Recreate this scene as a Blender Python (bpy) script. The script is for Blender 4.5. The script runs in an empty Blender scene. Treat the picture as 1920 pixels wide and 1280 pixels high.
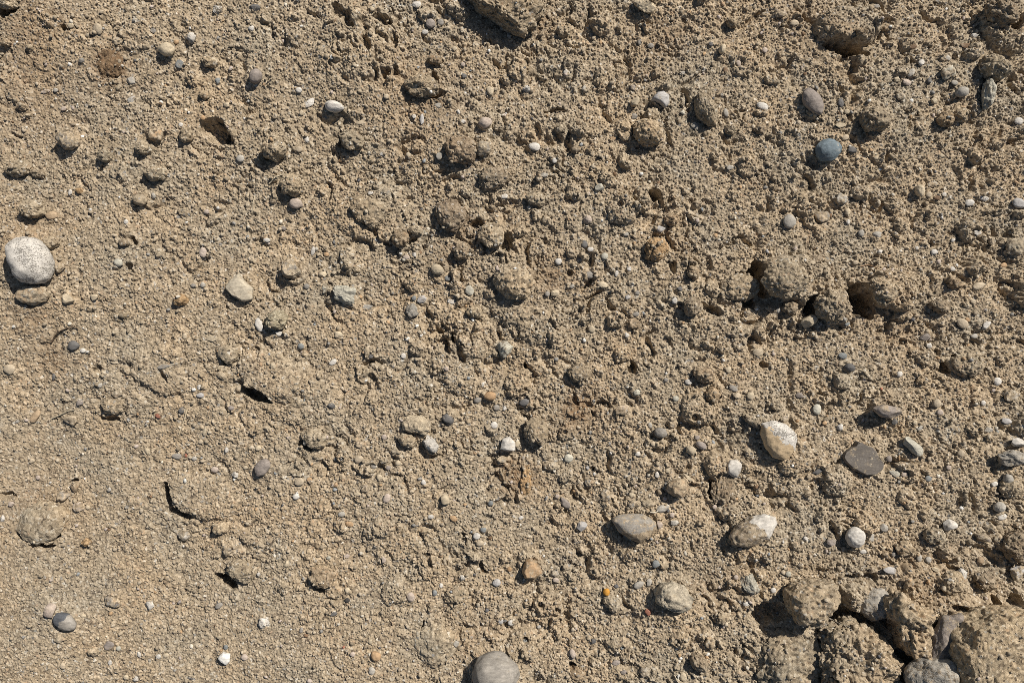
import bpy, bmesh, math, random
import numpy as np

# ---------------------------------------------------------------- camera, sky, sun, exposure
U = 1.0 / 1200.0                        # one photo pixel on the ground, in metres (frame = 1.6 m wide)
CAM_H = 1.6 * 27.0 / 36.0               # phone held 1.2 m above the ground
SUN_EL, SUN_AZ = 43.0, 46.0             # degrees; azimuth counter-clockwise from +X
scn = bpy.context.scene
cam_data = bpy.data.cameras.new('camera')
cam_data.lens = 27.0
cam_data.sensor_width = 36.0
cam_data.clip_start, cam_data.clip_end = 0.01, 400.0
cam = bpy.data.objects.new('camera', cam_data)
cam.location = (0, 0, CAM_H)
scn.collection.objects.link(cam)
scn.camera = cam

world = bpy.data.worlds.new('World')
scn.world = world
world.use_nodes = True
wn = world.node_tree
bgn = wn.nodes['Background']
sky = wn.nodes.new('ShaderNodeTexSky')
sky.sky_type = 'NISHITA'
sky.sun_disc = False
sky.sun_elevation = math.radians(SUN_EL)
sky.sun_rotation = math.radians(90.0 - SUN_AZ)
wn.links.new(sky.outputs[0], bgn.inputs[0])
bgn.inputs[1].default_value = 0.05

sun_data = bpy.data.lights.new('sun', 'SUN')
sun_data.energy = 5.0
sun_data.angle = math.radians(0.5)
sun_data.color = (1.0, 0.955, 0.89)
sun = bpy.data.objects.new('sun', sun_data)
sun.rotation_euler = (0, math.radians(90.0 - SUN_EL), math.radians(SUN_AZ))
scn.collection.objects.link(sun)

scn.view_settings.view_transform = 'Standard'
scn.view_settings.look = 'None'
scn.view_settings.gamma = 1.0
scn.view_settings.exposure = 0.05
scn.cycles.filter_width = 0.8
scn.cycles.use_denoising = False
scn.cycles.max_bounces = 3
scn.cycles.diffuse_bounces = 1

CATALOGUE = """
# x y w h rot col kind opts | short | label
52 488 92 76 -62 W g H=54 P=12:460,25:447,42:444,62:446,77:455,86:472,92:490,90:507,85:520,72:530,55:532,37:527,27:517,20:505,14:490 | speckled white boulder | big rounded white stone with dark speckles, standing in a brown hollow
1555 280 47 41 15 U2 r H=26 | blue-grey pebble | smooth rounded blue-grey pebble half sunk in sand beside a tiny white chip
1617 858 76 60 0 q f H=16 P=1578:855,1583:846,1603:835,1607:826,1616:829,1640:842,1646:857,1655:866,1654:878,1640:886,1622:889,1600:880,1584:867 | flat grey slab | flat dark grey angular slab stone with a pitted face
1376 879 34 29 60 W a H=18 P=1363:872,1369:862,1383:861,1391:870,1389:884,1383:896,1373:893,1363:886 | white wedge stone | clean white five-sided stone with one pinkish dusty edge
1462 826 70 56 -35 W g H=34 P=1431:795,1452:790,1474:796,1490:808,1497:822,1492:843,1481:856,1468:862,1450:856,1437:838,1429:815 F=-135:-.1:broken_face | tan-faced granite | speckled granite stone broken open on a tan lower face
930 1268 86 80 0 G r H=58 | round grey cobble | large smooth round dusty grey cobble
120 1166 46 30 -28 G t d=.25 F=150:.12:dark_end H=18 | two-tone pebble | smooth teardrop pebble, dark slate at its blunt end and pale beyond
311 92 29 25 0 C r H=20 | cream bean pebble | smooth cream coloured bean shaped pebble casting a small shadow
1606 1008 35 37 0 W r H=26 | glossy white nugget | glossy white rounded nugget with a tan crease across it
1265 1119 72 56 -10 Z x d=.4 H=36 P=1230:1113,1240:1100,1262:1092,1282:1100,1300:1120,1297:1140,1275:1148,1255:1143,1235:1131 | lumpy pale stone | lumpy pale sandy stone with a black shadow on one side
840 399 64 66 0 V c H=28 P=814:398,820:380,838:373,858:378,872:395,870:412,860:425,845:434,830:428,822:415 | cracked grey clod | dark grey cracked clod of soil
448 540 52 54 -40 Z a d=.42 H=20 P=422:540,432:522,447:512,460:530,474:540,472:560,455:566,435:555 | pale angular chunk | pale beige angular chunk sunk in sand, dusted at its edges
1410 997 88 60 25 M d d=.64 H=40 P=1370:1005,1385:985,1410:970,1435:966,1456:972,1456:985,1440:1008,1420:1024,1395:1027,1376:1022 F=32:.28:white_cap | white-capped stone | soil covered stone with a bare white cap
1190 990 86 52 -12 G r d=.5 F=-70:.12:brown_break H=32 P=1147:975,1160:966,1185:964,1210:966,1230:978,1232:992,1218:1008,1200:1018,1180:1010,1160:995 | dusty crescent stone | grey stone with half its face broken brown, in a crescent shadow
865 281 62 54 -25 V c H=30 | purplish dark clod | purplish dark crumbly clod beside a smooth sand coloured stone
1474 522 76 70 -10 E c s=.6 H=36 | broad sand clod | broad sand clod with a big pitch black shaded flank
1562 572 58 54 -10 E c s=.8 H=34 | humped clod | humped sand clod with a tan broken stone at its foot
1658 546 52 42 -40 E c s=.8 H=24 | hollow-edge clod | sand clod forming the wall of a deep black hollow
1526 1133 98 80 0 E c s=.6 H=74 P=1478:1112,1500:1096,1535:1094,1568:1095,1573:1115,1560:1140,1548:1168,1525:1174,1495:1165,1480:1140 | upright sandy rock | large sandy rock standing tall with a long black shadow
1610 1238 140 130 0 I c s=1.2 H=66 P=1545:1235,1560:1190,1600:1177,1640:1185,1670:1215,1682:1245,1672:1290,1640:1320,1580:1320,1545:1290 | huge crumbly clod | huge crumbly clod studded with grit
1870 1235 180 170 0 H c s=.6 T=1 H=84 P=1808:1164,1850:1152,1930:1158,1990:1190,2000:1330,1830:1335,1796:1290,1798:1250,1790:1215 | corner soil block | large flat-topped sandy soil block, the biggest mass in view
960 12 140 100 0 I c s=.9 H=60 P=868:-25,1010:-30,1014:15,1000:45,978:62,955:52,928:36,895:15 | overhanging clod | big sandy clod with a dark overhung flank
626 199 35 21 -8 W r H=20 d=.25 | shell-white pebble | white shell-like pebble with a grey underside
919 743 23 17 0 O r H=12 | orange pebble | bright orange rounded pebble
1326 204 62 38 -62 E c s=.5 H=38 | brick-brown clod | elongated sandy-brown clod with one long black shaded flank
1216 247 60 46 -30 I c H=42 | dark brown clod | dark brown clod, nearly black on its shaded face
778 795 56 38 -18 C x H=20 d=.5 P=752:795,766:780,790:778,808:795,806:806,796:815,770:812,755:806 | tan crumbly stone | tan crumbly stone with a dark undercut edge
1004 810 44 54 0 E c d=.2 H=30 P=986:790,1000:780,1018:790,1028:808,1026:825,1016:836,995:828,984:815 | egg-shaped clod | egg shaped brownish clod just above a tongue of yellow soil
987 902 22 56 -4 t c H=9 P=982:875,992:874,997:895,996:915,990:928,976:926,976:905 | yellow soil tongue | narrow smooth tongue of yellowish soil in a rust stain
76 982 98 88 10 E c s=.35 H=20 P=30:995,40:960,70:940,105:945,126:965,118:990,100:1012,65:1024,42:1014 | soil-covered boulder | wide soil-covered boulder with a crescent shadow along its lower edge
1526 191 54 31 -55 M r H=20 | mauve mottled stone | oval mottled mauve-grey stone
1640 1136 70 58 0 Y x H=46 P=1608:1112,1640:1105,1675:1110,1670:1135,1660:1158,1635:1166,1612:1145 | crusty white-veined rock | crusty rock with bare white patches between two big clods
1715 1178 80 115 0 I c s=1.2 H=66 P=1672:1128,1690:1118,1725:1140,1750:1152,1746:1180,1753:1205,1735:1230,1708:1228,1692:1200,1684:1175,1668:1150 | ragged clod | ragged tall sandy clod leaning over a black gap
1785 1205 60 90 0 M x H=26 d=.45 P=1768:1160,1800:1152,1820:1190,1806:1225,1780:1252,1748:1242,1754:1212 | shaded mauve block | mauve-grey angular block in the shade of the biggest soil mass
1752 1268 92 76 0 Y x H=58 d=.45 P=1708:1268,1738:1238,1775:1228,1802:1245,1792:1275,1770:1310,1714:1312 | fractured white rock | fractured pale grey and white rock
1484 1250 120 120 0 E c s=1.1 H=34 P=1435:1215,1470:1185,1530:1188,1546:1215,1545:1260,1530:1320,1440:1320,1420:1260 | low crumbly mass | low crumbly soil mass with many small cracks
998 1068 42 36 -10 T a d=.5 H=26 P=978:1072,985:1052,996:1047,1010:1060,1018:1073,1003:1086,984:1084 | tan pyramid stone | tan pyramid shaped stone with one shaded face
1137 1110 14 14 0 A r H=11 | amber bead | tiny bright amber bead-like pebble
419 1234 24 23 0 B1 a H=13 P=408:1232,417:1223,431:1226,430:1240,424:1247,413:1240 | bright white chip | bright white angular chip, whitest in a smooth sand patch
1406 1095 30 40 25 N x H=16 | crusty white lump | crusty knobbly greenish-white lump
1898 858 58 34 -10 Y x H=30 | large pale cobble | large pale sandy cobble beside a black shadow
1714 838 46 23 -55 N a H=18 | pale blade stone | pale yellowish blade shaped wedge stone
1664 771 58 26 -14 M a H=40 d=.5 | dark-faced slate wedge | dusty slate wedge whose near face is a black shaded triangle
1517 601 36 24 25 C a H=22 | cream broken stone | cream and tan broken stone at the foot of a clod
1243 185 34 34 -20 L a H=20 P=1221:187,1232:173,1245:170,1256:178,1254:195,1248:202,1236:193 | quartz chunk | angular white and dark grey quartz chunk
1272 915 38 36 0 t d H=28 | yellowish round stone | yellowish sand-dusted round stone
1645 221 54 46 -15 G c H=34 | grey gravelly clod | grey gravelly clod with a black undercut
1853 176 24 60 -8 N x H=30 | sand-crusted upright stone | tall narrow stone crusted with pale sand
1868 126 54 40 -35 E c H=44 | black-sided clod | soil clod whose whole near side is black with shade
928 334 60 38 10 Q c s=.6 H=24 | dusty grey dome | dusty grey dome of soil barely rising above the sand
965 528 74 62 -30 E c H=34 | dark-sided clod | rounded sand clod with a dark side
1232 466 46 42 0 t c H=24 | orange-tan clod | rounded orange-tan sandy clod
205 120 52 50 0 K c H=9 | brown soil clump | flat clump of dark brown crumbly soil
58 553 64 34 0 t d H=20 | brown clay stone | smooth brown clay-coated stone tucked under a white boulder
125 263 40 33 -15 G d H=26 | grey dusted stone | grey sand-dusted stone with a flat bottom edge
554 381 26 20 -8 P r H=14 | pinkish oval pebble | smooth pinkish-grey oval pebble
820 505 25 19 -20 C r H=14 | cream teardrop pebble | smooth cream teardrop pebble
1481 415 23 26 0 Y r H=12 | grey-green round pebble | round flat grey-green pebble
840 785 24 20 -20 S a H=13 | dark slate chip | dark slate squarish angular chip lying on open crumbly sand
951 832 28 28 0 W a H=18 P=938:842,942:822,955:818,966:830,966:845,950:845 | cream-white block | cream-white angular block half sunk in crumbly sand
809 833 34 26 -40 W x H=18 | grey-white stone | grey-white angular stone with a black shadow
947 655 34 30 20 N x H=22 | greenish white stone | greenish-white crusty stone at the edge of a dark crack
491 876 36 26 50 M r H=15 d=.2 | mauve tilted stone | tilted oval mauve-grey stone
1805 172 25 19 15 Y r H=15 | grey-white round pebble | rounded white pebble with a grey shaded edge
645 552 44 36 -10 N x H=24 d=.3 | pale green crusty stone | pale greenish crusty stone
547 507 38 36 -30 G d H=26 | beige-grey block | beige-grey dusted block casting a black shadow
1782 985 28 22 20 W a H=16 | bright angular stone | bright white-grey angular stone with a flat top
1807 1076 19 22 20 W a H=13 | white tooth stone | small white tooth shaped stone
1910 1025 54 56 0 Q c H=34 | grey edge clod | grey clod cut by the picture edge
# tile A
407 17 20 18 0 W x
132 48 12 11 0 C r
183 54 17 21 10 B r
189 22 11 8 0 B a
360 71 20 20 0 W x
336 120 16 17 0 U f
331 79 10 10 0 T a
245 151 17 14 0 Y a
246 186 18 12 30 W a
220 77 20 14 0 B d
287 57 13 12 0 G f
85 171 18 9 8 P f
104 169 9 8 0 Y r
425 197 12 11 0 C a
339 234 9 8 0 W r
119 204 10 10 0 P a
290 252 25 22 0 T d
347 252 22 30 -20 E c
392 115 28 22 -20 E c
381 178 18 16 0 E c
380 221 10 9 0 O r
408 152 10 12 0 U a
54 89 16 12 0 E c
195 291 24 24 0 E c
266 277 28 26 0 E c
10 80 20 16 0 J c
40 200 20 14 0 Q c
52 217 16 10 0 E c
450 297 15 14 0 Y r
416 236 20 9 -35 Q c
478 142 22 27 -25 M r H=20
478 14 20 14 0 S a
471 53 11 10 0 W r
257 22 7 6 0 W a
255 111 7 6 0 C r
152 113 12 10 0 G a
8 3 44 24 -10 E c
# tile B
781 9 17 14 0 W a
697 17 10 10 0 C a
807 44 18 18 0 M r
797 60 12 9 0 W r
826 42 12 13 0 G r
625 37 12 10 0 K r
581 193 24 13 38 W f
565 212 9 10 0 C r
560 169 13 11 0 W r
919 170 13 18 25 C r
852 91 10 8 0 C r
910 229 24 20 15 P r H=16
867 228 11 7 10 W r
860 210 8 9 0 W a
791 224 9 22 -8 L a
776 218 8 10 20 W a
822 198 16 10 10 Y f
675 230 20 8 0 B f
825 292 15 14 20 Y a
907 277 30 26 10 G d H=20
660 262 45 34 -20 E c
512 275 40 46 -20 E c H=34
575 261 10 12 0 W a
560 280 14 12 0 B r
531 290 9 10 0 N a
717 289 9 8 0 W a
766 290 10 10 0 C r
724 181 10 10 0 B r
792 158 62 40 -10 E c H=30
815 112 28 18 -10 J c
870 143 10 10 0 S a
954 66 8 15 20 Y a
955 118 10 10 0 C a
868 121 9 9 0 P r
# tile C
1211 9 42 26 -10 C d d=.45 H=20
1355 91 12 18 -20 C r H=14
1220 86 12 10 0 G r
1200 78 9 14 -20 G a
1434 94 11 11 0 P r
1385 119 9 15 15 P a
1009 82 6 13 0 C a
1061 134 7 9 0 W a
1280 137 12 7 10 Y f
989 166 18 16 0 W x
1095 166 8 13 0 Y a
1187 165 10 12 0 M a
1191 192 16 24 -15 C a H=16
1361 211 9 16 15 Y r
1430 199 24 14 -22 W r
1280 211 9 10 0 N a
1304 236 18 14 -20 Y a
1050 221 10 12 0 C a
1222 214 30 22 0 E c
1189 219 14 12 0 G a
1002 275 22 15 -8 W r
1051 240 20 18 0 E c
1085 231 12 10 0 Q c
1265 296 10 9 0 C r
1040 301 9 10 0 W r
1369 314 14 9 10 Y a
1333 83 9 8 0 S r
1360 131 9 10 0 K r
1375 40 24 22 0 E c
1370 242 22 16 -20 E c
1425 242 24 16 0 Q c
1150 260 15 8 -20 T f
1080 280 16 14 0 Q c
# tile D
1577 235 22 10 2 C f
1598 281 16 12 0 S r
1590 276 7 6 0 W a
1490 43 17 12 -5 B r
1464 24 22 18 0 P d
1645 12 14 8 0 G f
1577 193 11 17 10 S r
1588 209 11 10 0 C r
1556 228 8 10 0 B a
1708 135 19 15 40 Y a
1728 118 12 14 0 W a
1633 129 9 7 0 C r
1682 150 13 11 0 C a
1700 154 18 12 -15 P a
1636 159 15 10 0 B a
1828 67 15 10 15 W a
1788 50 9 8 0 C r
1775 110 14 11 20 Y a
1790 155 13 9 -15 Y r
1911 227 17 14 0 W r
1778 135 28 24 30 N d
1810 85 18 11 0 K f
1712 88 16 9 10 K r
1664 53 18 10 15 J c
1775 222 30 28 0 J c
1802 216 30 24 0 E c
1710 203 24 13 30 J c
1752 189 12 12 0 C a
1760 231 9 8 0 S r
1765 292 10 8 0 C a
1585 258 14 11 30 B r
1743 152 9 12 0 S a
1690 180 18 14 0 B d
1885 20 60 46 -20 Q c H=30
1617 60 24 16 0 J c
# tile E
110 500 20 22 0 G d
95 455 26 20 0 E c
96 404 23 16 8 t r
57 392 42 32 -10 E c H=26
131 360 9 12 0 W a
171 394 8 8 0 W r
260 375 27 20 -8 B d H=18
287 367 10 12 0 Y a
236 416 9 9 0 W r
250 415 8 6 0 C r
221 492 17 14 -20 N r
380 473 14 20 0 P r
125 561 28 22 -10 C a
176 557 14 13 0 C a
322 455 11 6 0 C f
387 397 10 9 0 P r
380 534 10 10 0 Y r
362 535 10 7 0 G r
409 390 7 7 0 W a
346 630 9 12 0 B r
177 600 9 8 0 B r
336 562 25 22 0 t c
290 323 40 28 0 E c H=24
30 316 48 30 0 E c H=24
70 325 28 15 -15 Q c
232 455 18 14 0 Q c
395 635 26 12 5 C f
5 555 8 7 0 C r
217 624 7 8 0 C r
232 590 18 14 0 E c
148 357 14 12 0 t c
31 612 8 7 0 W a
# tile F
587 470 8 18 -12 W r
612 477 10 9 0 T r
606 515 17 15 0 C a
609 540 13 20 10 N d
791 561 18 13 12 L a
776 559 9 9 0 U r
847 565 19 9 -10 W f
880 544 18 21 30 N a
772 582 25 28 0 Y x
500 450 14 8 -10 W r
635 379 8 8 0 t r
485 609 14 26 15 W r
526 595 13 10 0 W r
516 600 42 34 10 N c
522 625 13 11 0 W a
635 626 19 9 -20 C r
584 630 6 6 0 C r
575 537 11 11 0 G r
750 447 32 30 0 J c H=22
690 395 70 50 -20 E c H=20
920 440 48 44 0 E c H=26
868 470 34 30 0 Q c
890 585 32 24 0 E c
762 482 13 9 0 P r
777 477 8 12 10 W a
751 475 8 7 0 W a
687 576 24 10 5 Y f
840 522 14 10 -10 U r
545 347 42 38 -20 E c H=30
531 429 14 9 -10 M a
624 453 7 8 0 S r
695 362 11 7 0 W a
722 360 20 13 -10 Y d
792 343 8 7 0 C r
945 368 14 10 0 W a
778 432 26 20 0 E c
# tile G
1125 352 18 15 20 N a
1020 328 15 10 15 Y a
1240 429 18 13 0 L a
1005 372 34 25 -10 E c H=22
1102 411 18 16 -15 P a
1190 432 9 8 0 C r
1174 439 11 7 10 Y r
1096 458 12 14 10 S r
1107 467 12 9 0 W r
1134 480 13 13 0 N r
1047 490 13 13 -40 W r
1180 504 9 9 0 W a
1156 512 7 13 -10 W r
1105 515 16 13 0 G r
1130 534 19 12 -10 C r
1040 550 18 14 25 C a
1026 551 10 10 0 G r
1072 537 11 8 0 Y a
1177 557 12 10 0 L a
1195 549 9 9 0 G r
1274 542 12 9 0 S a
1265 564 11 13 0 W a
1192 589 14 9 0 G r
1187 607 24 26 20 Q c
1110 617 14 14 0 C r
1175 628 11 10 0 W a
1260 411 28 24 0 J c
1300 510 24 26 0 J c
1385 540 76 52 0 E c H=26
1300 575 32 34 0 Q c
1317 392 8 8 0 U r
1438 471 8 8 0 L a
1160 386 7 6 0 W r
1380 399 6 6 0 W a
# tile H
1726 357 16 23 10 C r H=16
1742 365 12 12 0 B r
1750 346 24 14 0 Y d
1819 380 18 13 5 W r
1845 371 20 11 -5 W f
1912 381 26 18 -20 L r
1771 365 9 9 0 W a
1757 371 14 9 0 K r
1766 407 8 8 0 W r
1579 374 24 20 0 Y d
1589 397 12 14 0 C a
1590 416 9 11 0 W a
1540 407 32 22 0 G d
1615 437 12 13 0 Y r
1645 440 18 12 10 Y a
1832 436 15 11 -10 W a
1860 450 16 18 0 G d
1787 450 9 9 0 W a
1752 472 13 10 0 W r
1718 465 9 8 0 W a
1760 490 10 9 0 P a
1786 504 12 9 0 W a
1800 496 8 7 0 W r
1727 504 8 8 0 Y r
1910 462 42 34 0 N d
1650 472 10 10 0 W a
1835 536 24 14 20 B r
1882 497 13 9 10 T r
1716 545 11 9 0 C r
1825 565 11 8 0 B r
1805 606 25 17 -38 B r
1815 599 10 8 -30 T r
1850 610 20 13 35 W a
1827 630 13 9 0 Y r
1460 582 10 10 0 Y r
1483 576 30 28 0 Q c
1500 490 8 6 0 W a
1530 487 24 20 0 Q c
1635 588 32 22 -20 Q c
1765 575 38 24 -20 Q c H=22
1735 632 22 16 10 M a
1588 607 12 10 0 U a
1604 492 10 9 0 B r
1790 530 34 22 -20 J c
# tile I
137 648 22 18 10 S r
144 660 10 7 0 C a
155 657 11 9 0 W r
169 659 7 6 0 W r
17 692 22 19 0 B r
100 706 7 14 0 S a
66 780 28 13 55 t r
186 722 11 10 0 Y a
219 738 20 13 20 Y d
150 755 16 10 15 M a
132 787 30 22 -10 B d
241 786 8 10 0 W a
261 776 6 7 0 O r
295 780 13 9 -20 R a
339 769 11 13 0 S a
384 808 7 17 -12 C r
373 726 8 10 0 W a
375 741 15 9 5 L r
276 846 12 14 0 C a
331 855 18 11 0 G r
347 854 8 8 0 R a
364 859 10 8 0 Y r
424 843 9 11 0 W a
402 880 15 12 0 P r
440 890 14 13 30 W x
460 876 9 7 0 C r
205 917 8 9 0 W a
89 906 6 6 0 W a
59 864 14 10 0 B a
71 895 9 9 0 P r
117 931 28 20 15 G d
140 911 14 19 -20 Q c
147 950 27 18 10 P d
164 951 9 8 0 C r
20 944 13 11 0 P a
425 662 38 30 -30 E c H=18
418 690 22 11 0 C f
307 687 24 9 10 G f
210 762 42 28 -10 E c H=16
210 672 14 10 0 M d
433 765 11 9 0 M r
415 703 20 14 -30 B d
32 790 9 6 20 Y r
376 828 10 8 0 B r
# tile J
564 649 11 12 30 U r
624 679 16 10 35 W r
511 686 11 13 0 C a
695 668 9 9 0 S r
756 667 10 11 0 W r
837 691 9 9 0 P a
895 750 14 11 15 G r
621 761 14 12 0 S a
926 797 14 14 0 W r
675 833 18 14 0 P d
673 861 18 15 0 B r
561 903 19 16 15 B r
555 931 13 11 0 W r
580 899 11 9 0 T r
629 909 9 9 0 T a
711 894 11 11 0 C r
735 898 8 8 0 C r
725 934 13 18 -20 P r
794 904 9 11 20 W r
834 938 18 22 -5 C a H=12
746 868 11 9 0 C r
500 802 12 5 -15 C a
484 840 11 10 0 C r
700 874 11 9 -20 G r
728 877 10 8 0 M r
740 845 16 13 0 B d
762 825 34 24 -20 E c
720 819 11 10 0 P r
670 926 14 8 -15 C f
685 915 15 14 0 M d
588 822 46 36 -25 E c H=20
831 825 10 8 -20 Q c
940 862 20 16 0 B d
946 765 8 10 0 W a
931 764 12 11 0 G r
920 943 10 10 0 U r
641 860 6 6 0 W r
905 721 7 9 0 W a
# tile K
983 754 19 13 20 S r
970 832 10 14 -20 C r
1066 859 17 16 0 N r
1087 700 42 34 0 G c H=22
1322 702 42 28 -15 Q c H=22
1336 741 28 30 0 J c H=22
1291 716 14 11 -15 W r
1267 747 12 11 0 N r
1195 735 15 12 30 N a
1239 811 24 20 -20 G r H=16
1219 797 8 11 15 Y r
1296 844 21 16 -35 C r H=14
1315 835 22 14 -25 M r H=12
1407 742 15 15 0 C r
1375 728 18 11 -30 G r
1382 742 16 14 0 B a
1420 779 8 8 0 W r
1422 660 22 16 -10 B a
1387 651 17 13 30 G d
1366 693 11 13 0 C r
1355 675 8 8 0 W r
1249 700 8 6 0 W r
1249 712 9 8 0 G r
1232 890 10 13 0 W a
1252 882 11 10 0 C r
1196 850 12 10 0 W a
1146 850 6 6 0 W r
1101 876 9 8 0 L a
1115 890 8 8 0 W r
1105 905 15 13 0 U d
1290 895 24 7 -42 C a
1237 922 12 12 0 Q c
1185 928 13 9 -20 C r
1136 928 18 24 10 Y d
1059 942 27 15 -32 M a
1045 930 9 8 0 P r
1217 943 26 16 -15 B d
1187 945 19 14 0 G d
1243 953 27 14 10 Y a
1340 950 9 9 0 P r
1410 789 40 15 -38 B c H=16
1165 770 28 20 20 P d
1307 820 12 9 0 M a
1302 782 10 9 0 C a
1225 832 10 9 -30 B r
1262 795 16 14 0 B d
1060 810 5 5 0 W a
1357 918 40 60 -20 Q c H=16
# tile L
1580 667 17 12 -15 U r
1594 689 20 16 -10 S r H=14
1577 681 11 9 0 B a
1687 701 11 11 0 W r
1742 648 13 11 0 W a
1871 715 16 16 30 W r
1678 887 22 12 -25 N f
1695 889 15 11 -20 P a
1741 897 13 11 0 U r
1679 791 13 12 0 S a
1576 800 12 13 0 W a
1532 767 16 20 0 N r
1471 787 16 12 0 M d
1702 742 10 11 0 C a
1655 729 6 7 0 R r
1659 801 8 6 -20 O a
1830 811 6 5 0 O r
1757 756 16 16 0 B r
1763 773 12 11 0 P r
1725 803 14 9 30 Y a
1716 792 9 9 0 C r
1888 790 20 13 -10 L a
1854 806 17 12 15 Y a
1869 809 8 8 0 U r
1910 830 28 18 -10 W a H=16
1807 834 13 9 -30 B r
1802 850 14 14 0 B r
1892 898 18 19 0 Y r H=14
1876 951 22 19 15 Y r H=16
1865 907 15 10 0 W a
1779 876 10 9 0 P r
1532 884 20 11 10 S a
1667 860 12 12 0 M r
1686 859 6 12 0 O a
1499 741 18 11 -10 M a
1844 755 10 10 0 W r
1727 715 17 14 0 J c
1815 685 66 44 0 E c H=26
1705 783 11 10 -30 B r
1900 915 44 34 0 E c H=20
1499 951 14 12 0 P d
1895 742 32 24 0 Y d
# tile M
345 1004 22 17 0 G d
412 990 30 24 -10 E c H=16
426 1031 18 22 0 Y d
450 1072 58 40 -25 E c H=20
92 1144 27 28 20 P a
156 1154 11 7 0 C r
281 1134 17 16 0 W a
210 1128 32 20 -10 Q d
205 1210 20 17 0 M f
222 1215 10 9 0 N r
410 1135 16 10 35 G r
334 1130 8 8 0 M r
387 1235 18 9 62 C r
423 1213 9 9 0 U r
414 1219 6 6 0 T r
458 1232 13 12 0 P r
311 1228 13 8 10 C r
297 1230 10 9 0 W r
260 1226 9 12 0 W a
206 1241 8 12 0 W a
182 1196 8 7 0 C r
411 1194 10 6 0 C r
117 1248 11 13 20 B r
236 1269 11 9 0 C r
254 1272 12 10 0 W x
306 1117 7 5 30 C a
222 1090 8 6 30 C r
160 1017 18 14 0 t c
4 972 9 14 0 W a
340 1026 7 5 0 W r
356 1271 14 4 -12 S a
464 1036 6 6 0 C r
328 1256 6 6 0 Y r
112 1197 24 14 10 C d
175 1222 24 16 0 E c
# tile N
704 1230 20 17 -35 T r H=12
494 1167 20 20 0 W x
894 1005 14 13 0 W r
900 1018 15 12 0 B r
850 972 15 11 -30 T r
906 993 12 10 -20 U r
866 1082 13 12 -20 W x
904 1070 9 9 0 O a
931 1092 15 15 0 L r
939 1164 10 11 0 L r
947 1166 8 8 0 S r
958 1167 12 11 0 W r
770 1119 15 18 10 P r
827 1097 7 10 0 W r
651 1106 10 11 0 C r
719 1049 10 13 0 P a
626 1151 15 8 20 S a
651 1125 10 9 0 D r
661 1226 10 10 0 P r
694 1202 8 11 10 C r
697 1257 12 15 10 Y r
538 1057 10 14 -30 C a
485 1076 9 9 0 W a
650 1042 11 8 10 P f
637 1031 9 7 0 C f
640 964 14 10 10 Y r
616 1045 10 9 0 N a
655 982 16 10 -20 T r
855 1206 14 14 0 Y a
565 1181 7 11 -15 G r
855 1115 42 34 0 E c H=16
603 1085 46 38 -20 Q c H=18
812 1208 84 78 -10 E c H=18
510 1031 6 6 0 O r
815 1111 9 11 10 U r
808 968 12 9 0 W a
647 1207 7 6 0 R a
533 1279 7 6 0 W r
955 1067 9 9 0 O r
# tile O
1091 987 20 20 0 L a
1237 983 13 15 0 P a
1265 980 16 12 -10 Y a
1260 965 10 10 0 P r
1040 1075 16 13 0 G d
1042 1087 12 9 0 P r
1230 1057 15 15 0 U r
1198 1096 21 13 28 Y r
1217 1091 10 17 -20 Y a
1215 1147 13 14 -20 R a
1399 1131 12 11 0 W r
1380 1082 9 9 0 P r
1080 1106 7 7 0 W a
985 1201 9 8 0 U r
1112 1201 12 10 0 S a
1155 1242 16 10 10 M r
1281 1269 13 18 10 C r
1272 1266 6 8 0 W a
1277 1252 7 6 0 C r
1074 1225 11 18 15 P r
1210 1258 22 18 0 Y d
1312 1243 40 28 -45 Q c H=26
1170 1260 14 10 10 M a
1082 1262 34 30 0 J c H=20
1330 1203 24 26 10 t d
1267 1202 9 10 0 B r
1011 1175 9 8 0 W a
987 1128 5 5 0 W a
1014 1135 8 7 0 W a
977 970 10 7 20 W r
1046 1145 7 7 0 S r
1357 1160 34 22 0 E c
1415 1047 6 8 0 W r
1167 1217 7 8 0 U r
# tile P
1634 1006 16 20 20 Y a
1657 990 16 16 -30 Y a
1618 1033 14 9 -10 W r
1652 1024 8 8 0 C a
1511 1010 10 10 0 W a
1466 1014 6 6 0 W r
1559 1016 18 15 -20 M a
1880 969 18 11 20 W r
1845 1007 30 18 -10 M d H=16
1874 1011 18 16 0 N d
1839 1050 13 14 0 t r
1669 1069 26 13 -10 L f
1741 1049 12 11 0 Y r
1724 1046 10 14 0 Y r
1755 1067 15 8 -15 C a
1707 1092 18 18 0 T d
1907 1072 26 28 -30 L d
1450 1106 11 10 0 W r
1478 1076 11 11 0 N r
1660 1038 13 13 0 Q c
1676 1039 9 10 0 G r
1850 1090 44 30 -30 Q c H=24
1693 1215 26 22 0 M a d=.3
1787 1095 50 40 0 E c H=24
1700 1030 40 26 -20 E c H=16
1755 1005 40 30 -20 E c H=18
"""

# ---------------------------------------------------------------- noise helpers (pixel units, y down)
def hsh(ix, iy, seed, iz=None):
    h = ix.astype(np.int64).astype(np.uint32) * np.uint32(374761393) + iy.astype(np.int64).astype(np.uint32) * np.uint32(668265263)
    if iz is not None:
        h = h + iz.astype(np.int64).astype(np.uint32) * np.uint32(2246822519)
    h = h + np.uint32((seed * 974634777) & 0xffffffff)
    h = (h ^ (h >> np.uint32(13))) * np.uint32(1274126177)
    h = (h ^ (h >> np.uint32(16))) * np.uint32(2654435761)
    h = h ^ (h >> np.uint32(15))
    return (h & np.uint32(0xffffff)).astype(np.float32) / np.float32(0xffffff)


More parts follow.
